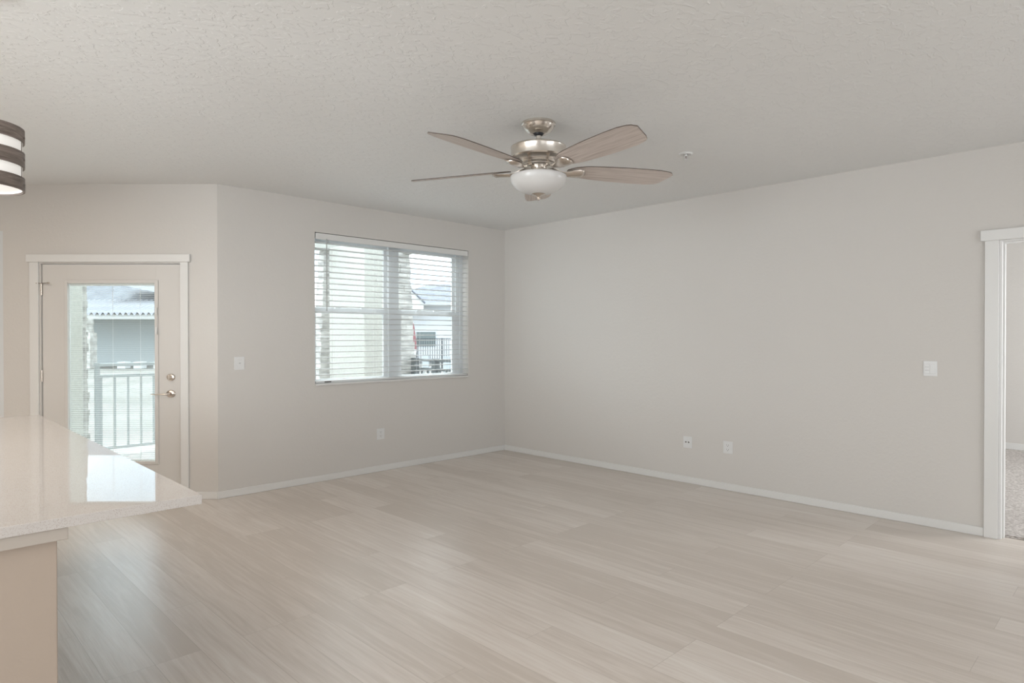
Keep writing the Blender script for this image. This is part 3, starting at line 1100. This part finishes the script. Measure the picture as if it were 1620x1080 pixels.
ledge_column('stone_column', 'tapered ledge stone column at the patio corner right of centre mullion', 0.215, 2.60, 0.42, 0.23, -0.02, 2.72, M['stone'], 1)
ledge_column('stone_column', 'tapered ledge stone column at the left side of the window view', -0.83, 3.13, 0.30, 0.16, -0.02, 2.72, M['stone'], 2, lean=0.10)
ledge_column('stone_column', 'narrow ledge stone column beside the cream pier in door glass', -3.93, 3.22, 0.24, 0.18, -0.02, 2.72, M['stone'], 5)
o = MB().box((-0.833, 1.90, -0.02), (-0.47, 2.87, 2.72)).build('stucco_pier', M['stucco'], bevel=0.01)
tag(o, 'broad cream stucco pier filling the left half of the window view', 'pier')
o = MB().box((-4.75, 2.90, -0.02), (-3.91, 3.08, 2.72)).build('stucco_pier', M['stucco'], bevel=0.01)
tag(o, 'cream stucco pier at the left edge of the door glass', 'pier')


def railing(name, label, p0, p1, ztop, zbot, n_bal, posts, mat, mid=True, r=0.011, cat='railing', topw=0.03, group=None, pw=0.035):
    """top rail, second rail, bottom rail, balusters, posts"""
    p0, p1 = Vector(p0), Vector(p1)
    d = (p1 - p0)
    L_ = d.length
    d = d / L_
    nrm = Vector((-d.y, d.x, 0))
    base = thing(name, label, cat, (p0 + p1) / 2 + Vector((0, 0, zbot)), group)
    fm = Matrix.Identity(4)
    fm.col[0][:3] = d
    fm.col[1][:3] = nrm
    fm.col[3][:3] = p0
    MB().box((0, -topw, ztop - 0.035), (L_, topw, ztop), fm).build('top_rail', mat, base)
    if mid:
        MB().box((0, -0.018, ztop - 0.17), (L_, 0.018, ztop - 0.135), fm).build('middle_rail', mat, base)
    MB().box((0, -0.018, zbot + 0.08), (L_, 0.018, zbot + 0.115), fm).build('bottom_rail', mat, base)
    hi = ztop - (0.15 if mid else 0.02)
    for i in range(n_bal):
        s_ = (i + 0.5) * L_ / n_bal
        MB().box((s_ - r, -r, zbot + 0.10), (s_ + r, r, hi), fm).build('baluster', mat, base)
    for s_ in posts:
        MB().box((s_ * L_ - pw, -pw, zbot), (s_ * L_ + pw, pw, ztop + 0.01), fm).build('post', mat, base)
    return base


railing('patio_railing', 'dark grey metal railing on the patio side right of stone column', (0.32, 0.45, 0), (0.32, 2.37, 0), 1.08, -0.02, 13, (0.05, 0.38, 0.71, 0.975), M['darkrail'], pw=0.045)
railing('patio_railing', 'grey metal railing with post seen through the door glass', (-3.755, 3.13, 0), (-1.20, 3.13, 0), 1.095, -0.02, 18, (0.012, 0.985), M['rail'], pw=0.025)

# ------------------------------------------------------------------ outside: yard fence, houses


def at_cam(X, Z, z):
    fwh = Vector((math.cos(YAW), math.sin(YAW), 0))
    p = Vector((CAM.x, CAM.y, 0)) + fwh * Z + RT * X
    p.z = z
    return p


railing('iron_fence', 'black iron picket fence across the far yard', at_cam(-6.2, 33, 0), at_cam(-2.6, 33, 0), 1.34, -0.32, 30, (0.0, 0.36, 0.72, 1.0), M['fence'], mid=False, r=0.014, cat='fence', topw=0.02)

YM = Matrix.Rotation(YAW - PI / 2, 4, 'Z')


def house_frame(X, Z, rot=0.0):
    return Matrix.Translation(at_cam(X, Z, 0)) @ Matrix.Rotation(YAW - PI / 2 + rot, 4, 'Z')


# house seen through the door: porch, barrel-tile roof, tall roof behind
HM = house_frame(-22.0, 36.0, 0.0)
h1 = thing('neighbour_house', 'neighbouring house with grey tiled porch roof seen in door glass', 'house', HM.to_translation())
GZ = -0.32
MB().box((-8, 3.2, GZ), (4, 3.5, 2.6), HM).build('porch_wall', M['porch'], h1)
MB().box((0.2, 3.1, 0.4), (1.5, 3.2, 1.95), HM).build('house_window', plain('porch_window', (0.30, 0.33, 0.34), 0.3), h1)
MB().box((-8, -0.1, 2.42), (4, 0.1, 2.68), HM).build('fascia', M['white'], h1)
MB().box((-8, 0.1, 2.50), (4, 3.4, 2.58), HM).build('porch_soffit', M['porch'], h1)
# wavy tile roof
b = MB()
nx, ny = 300, 2
vs, fs = [], []
for j in range(ny + 1):
    for i in range(nx + 1):
        x = -8 + 12 * i / nx
        y = -0.3 + 3.4 * j / ny
        z = 2.70 + 0.62 * j / ny * 1.5 + 0.08 * math.sin(2 * PI * (x + 0.22 * y) / 0.32)
        vs.append(HM @ Vector((x, y, z)))
for j in range(ny):
    for i in range(nx):
        a = j * (nx + 1) + i
        fs.append((a, a + 1, a + nx + 2, a + nx + 1))
b.add(vs, fs)
b.build('tile_roof', M['rooftile'], h1)
b = MB()
vs = [HM @ Vector(p) for p in ((-17, 3.0, 3.3), (4, 3.0, 3.3), (-2.5, 12.5, 9.4), (-15.0, 12.5, 9.4), (-17, 12.6, 3.3), (4, 12.6, 3.3))]
b.add(vs, [(0, 1, 2, 3), (0, 3, 4), (1, 5, 2), (0, 4, 5, 1), (3, 2, 5, 4)])
b.build('main_roof', M['roof'], h1)
b = MB()
vs = [HM @ Vector(p) for p in ((-1.9, 2.9, 4.6), (4.0, 2.9, 3.4), (4.0, 2.9, 4.3), (-1.9, 4.5, 4.6), (4.0, 4.5, 4.3))]
b.add(vs, [(0, 1, 2), (0, 2, 4, 3)])
b.build('gable_wall', M['hwall'], h1)
MB().box((-16.5, 3.5, GZ), (3.8, 12.4, 3.3), HM).build('house_body', M['hwall'], h1)
# stone porch column of that house, sunlight put into its colour
cp = house_frame(-23.55, 35.6)
rr = random.Random(4)
b = MB()
z = -0.32
while z < 2.42:
    h_ = rr.uniform(0.10, 0.2)
    w_ = 0.38 if z < 1.5 else 0.20
    j = rr.uniform(-0.03, 0.03)
    b.box((-w_ + j - (0.10 if z < 1.5 else 0.1), -0.3, z), (w_ + j * 0.5 - 0.10, 0.3, min(z + h_ - 0.01, 2.42)), cp)
    z += h_
b.build('porch_column', M['stonelight'], h1, weld=False)
b = MB()
for x in (-21.5, -20.6, -19.5):
    q = house_frame(x, 35.2)
    b.box((-0.22, 0, -0.32), (0.22, 0.5, 0.05), q)
b.build('porch_furniture', M['canvas'], h1)

# house seen through the right half of the window
H2 = house_frame(-5.0, 45.0, 0.0)
h2 = thing('neighbour_house', 'white neighbouring house with dark window seen in right sash', 'house', H2.to_translation())
MB().box((-4.5, 0, GZ), (5, 7, 3.75), H2).build('house_wall', plain('white_house_wall', (0.66, 0.67, 0.68), 0.8), h2)
b = MB()
vs = [H2 @ Vector(p) for p in ((-5.0, -0.6, 3.75), (5.5, -0.6, 3.75), (5.5, 7.6, 3.75), (-5.0, 7.6, 3.75), (-1.2, 3.0, 5.35), (2.2, 3.0, 5.35))]
b.add(vs, [(0, 1, 5, 4), (1, 2, 5), (2, 3, 4, 5), (3, 0, 4), (0, 3, 2, 1)])
b.build('hip_roof', M['roof'], h2)
b = MB()
gy0, gy1 = -1.1, -0.9
vs = [H2 @ Vector(p) for y in (gy0, gy1) for p in ((-3.7, y, 3.0), (-1.08, y, 3.0), (-1.08, y, 3.79), (-2.26, y, 4.92), (-3.7, y, 3.6))]
b.add([vs[i] for i in range(10)], [(0, 1, 2, 3, 4), (9, 8, 7, 6, 5), (0, 5, 6, 1), (1, 6, 7, 2), (2, 7, 8, 3), (3, 8, 9, 4), (4, 9, 5, 0)])
b.build('gable_wall', M['white'], h2)
b = MB()
b.tube([H2 @ Vector((-0.95, -1.2, 3.72)), H2 @ Vector((-2.26, -1.2, 4.98)), H2 @ Vector((-3.8, -1.2, 3.55))], 0.07, 6)
b.build('rake_board', M['roof'], h2)
MB().box((-5.0, -0.66, 3.62), (5.5, -0.55, 3.80), H2).build('fascia', M['hwall'], h2)
MB().box((-1.72, -0.05, 0.76), (-0.38, 0.05, 1.76), H2).build('house_window', M['hwin'], h2)

# closed parasol and two chairs in the far yard
up_ = at_cam(-3.86, 25.0, -0.32)
um = thing('closed_parasol', 'closed red and white parasol beside the right stone column', 'parasol', up_)
UM = Matrix.Translation(up_)
MB().lathe([(0, 0), (0.02, 0), (0.02, 2.3), (0, 2.3)], 12, UM).build('pole', M['white'], um)
MB().lathe([(0, 2.32), (0.04, 2.2), (0.14, 1.45), (0.15, 1.25), (0, 1.25)], 16, UM).build('canopy', M['red'], um)
MB().lathe([(0, 1.27), (0.14, 1.25), (0.10, 0.95), (0.03, 0.85), (0, 0.85)], 16, UM).build('canopy_tip', M['canvas'], um)


def yard_chair(X, Z, rot, label):
    q = Matrix.Translation(at_cam(X, Z, -0.32)) @ Matrix.Rotation(rot, 4, 'Z')
    c = thing('patio_chair', label, 'chair', at_cam(X, Z, -0.32), 'chairs in the far yard')
    MB().box((-0.28, -0.28, 0.40), (0.28, 0.28, 0.44), q).build('seat', M['rail'], c)
    MB().box((-0.28, 0.26, 0.44), (0.28, 0.30, 0.95), q).build('backrest', M['rail'], c)
    for sx in (-0.25, 0.25):
        for sy in (-0.25, 0.25):
            MB().box((sx - 0.015, sy - 0.015, 0), (sx + 0.015, sy + 0.015, 0.40), q).build('leg', M['rail'], c)


yard_chair(-3.45, 27.5, YAW + 0.6, 'low patio chair beyond the railing beside the closed parasol')
yard_chair(-2.70, 25.5, YAW - 2.2, 'low patio chair beyond the railing at the right sash edge')
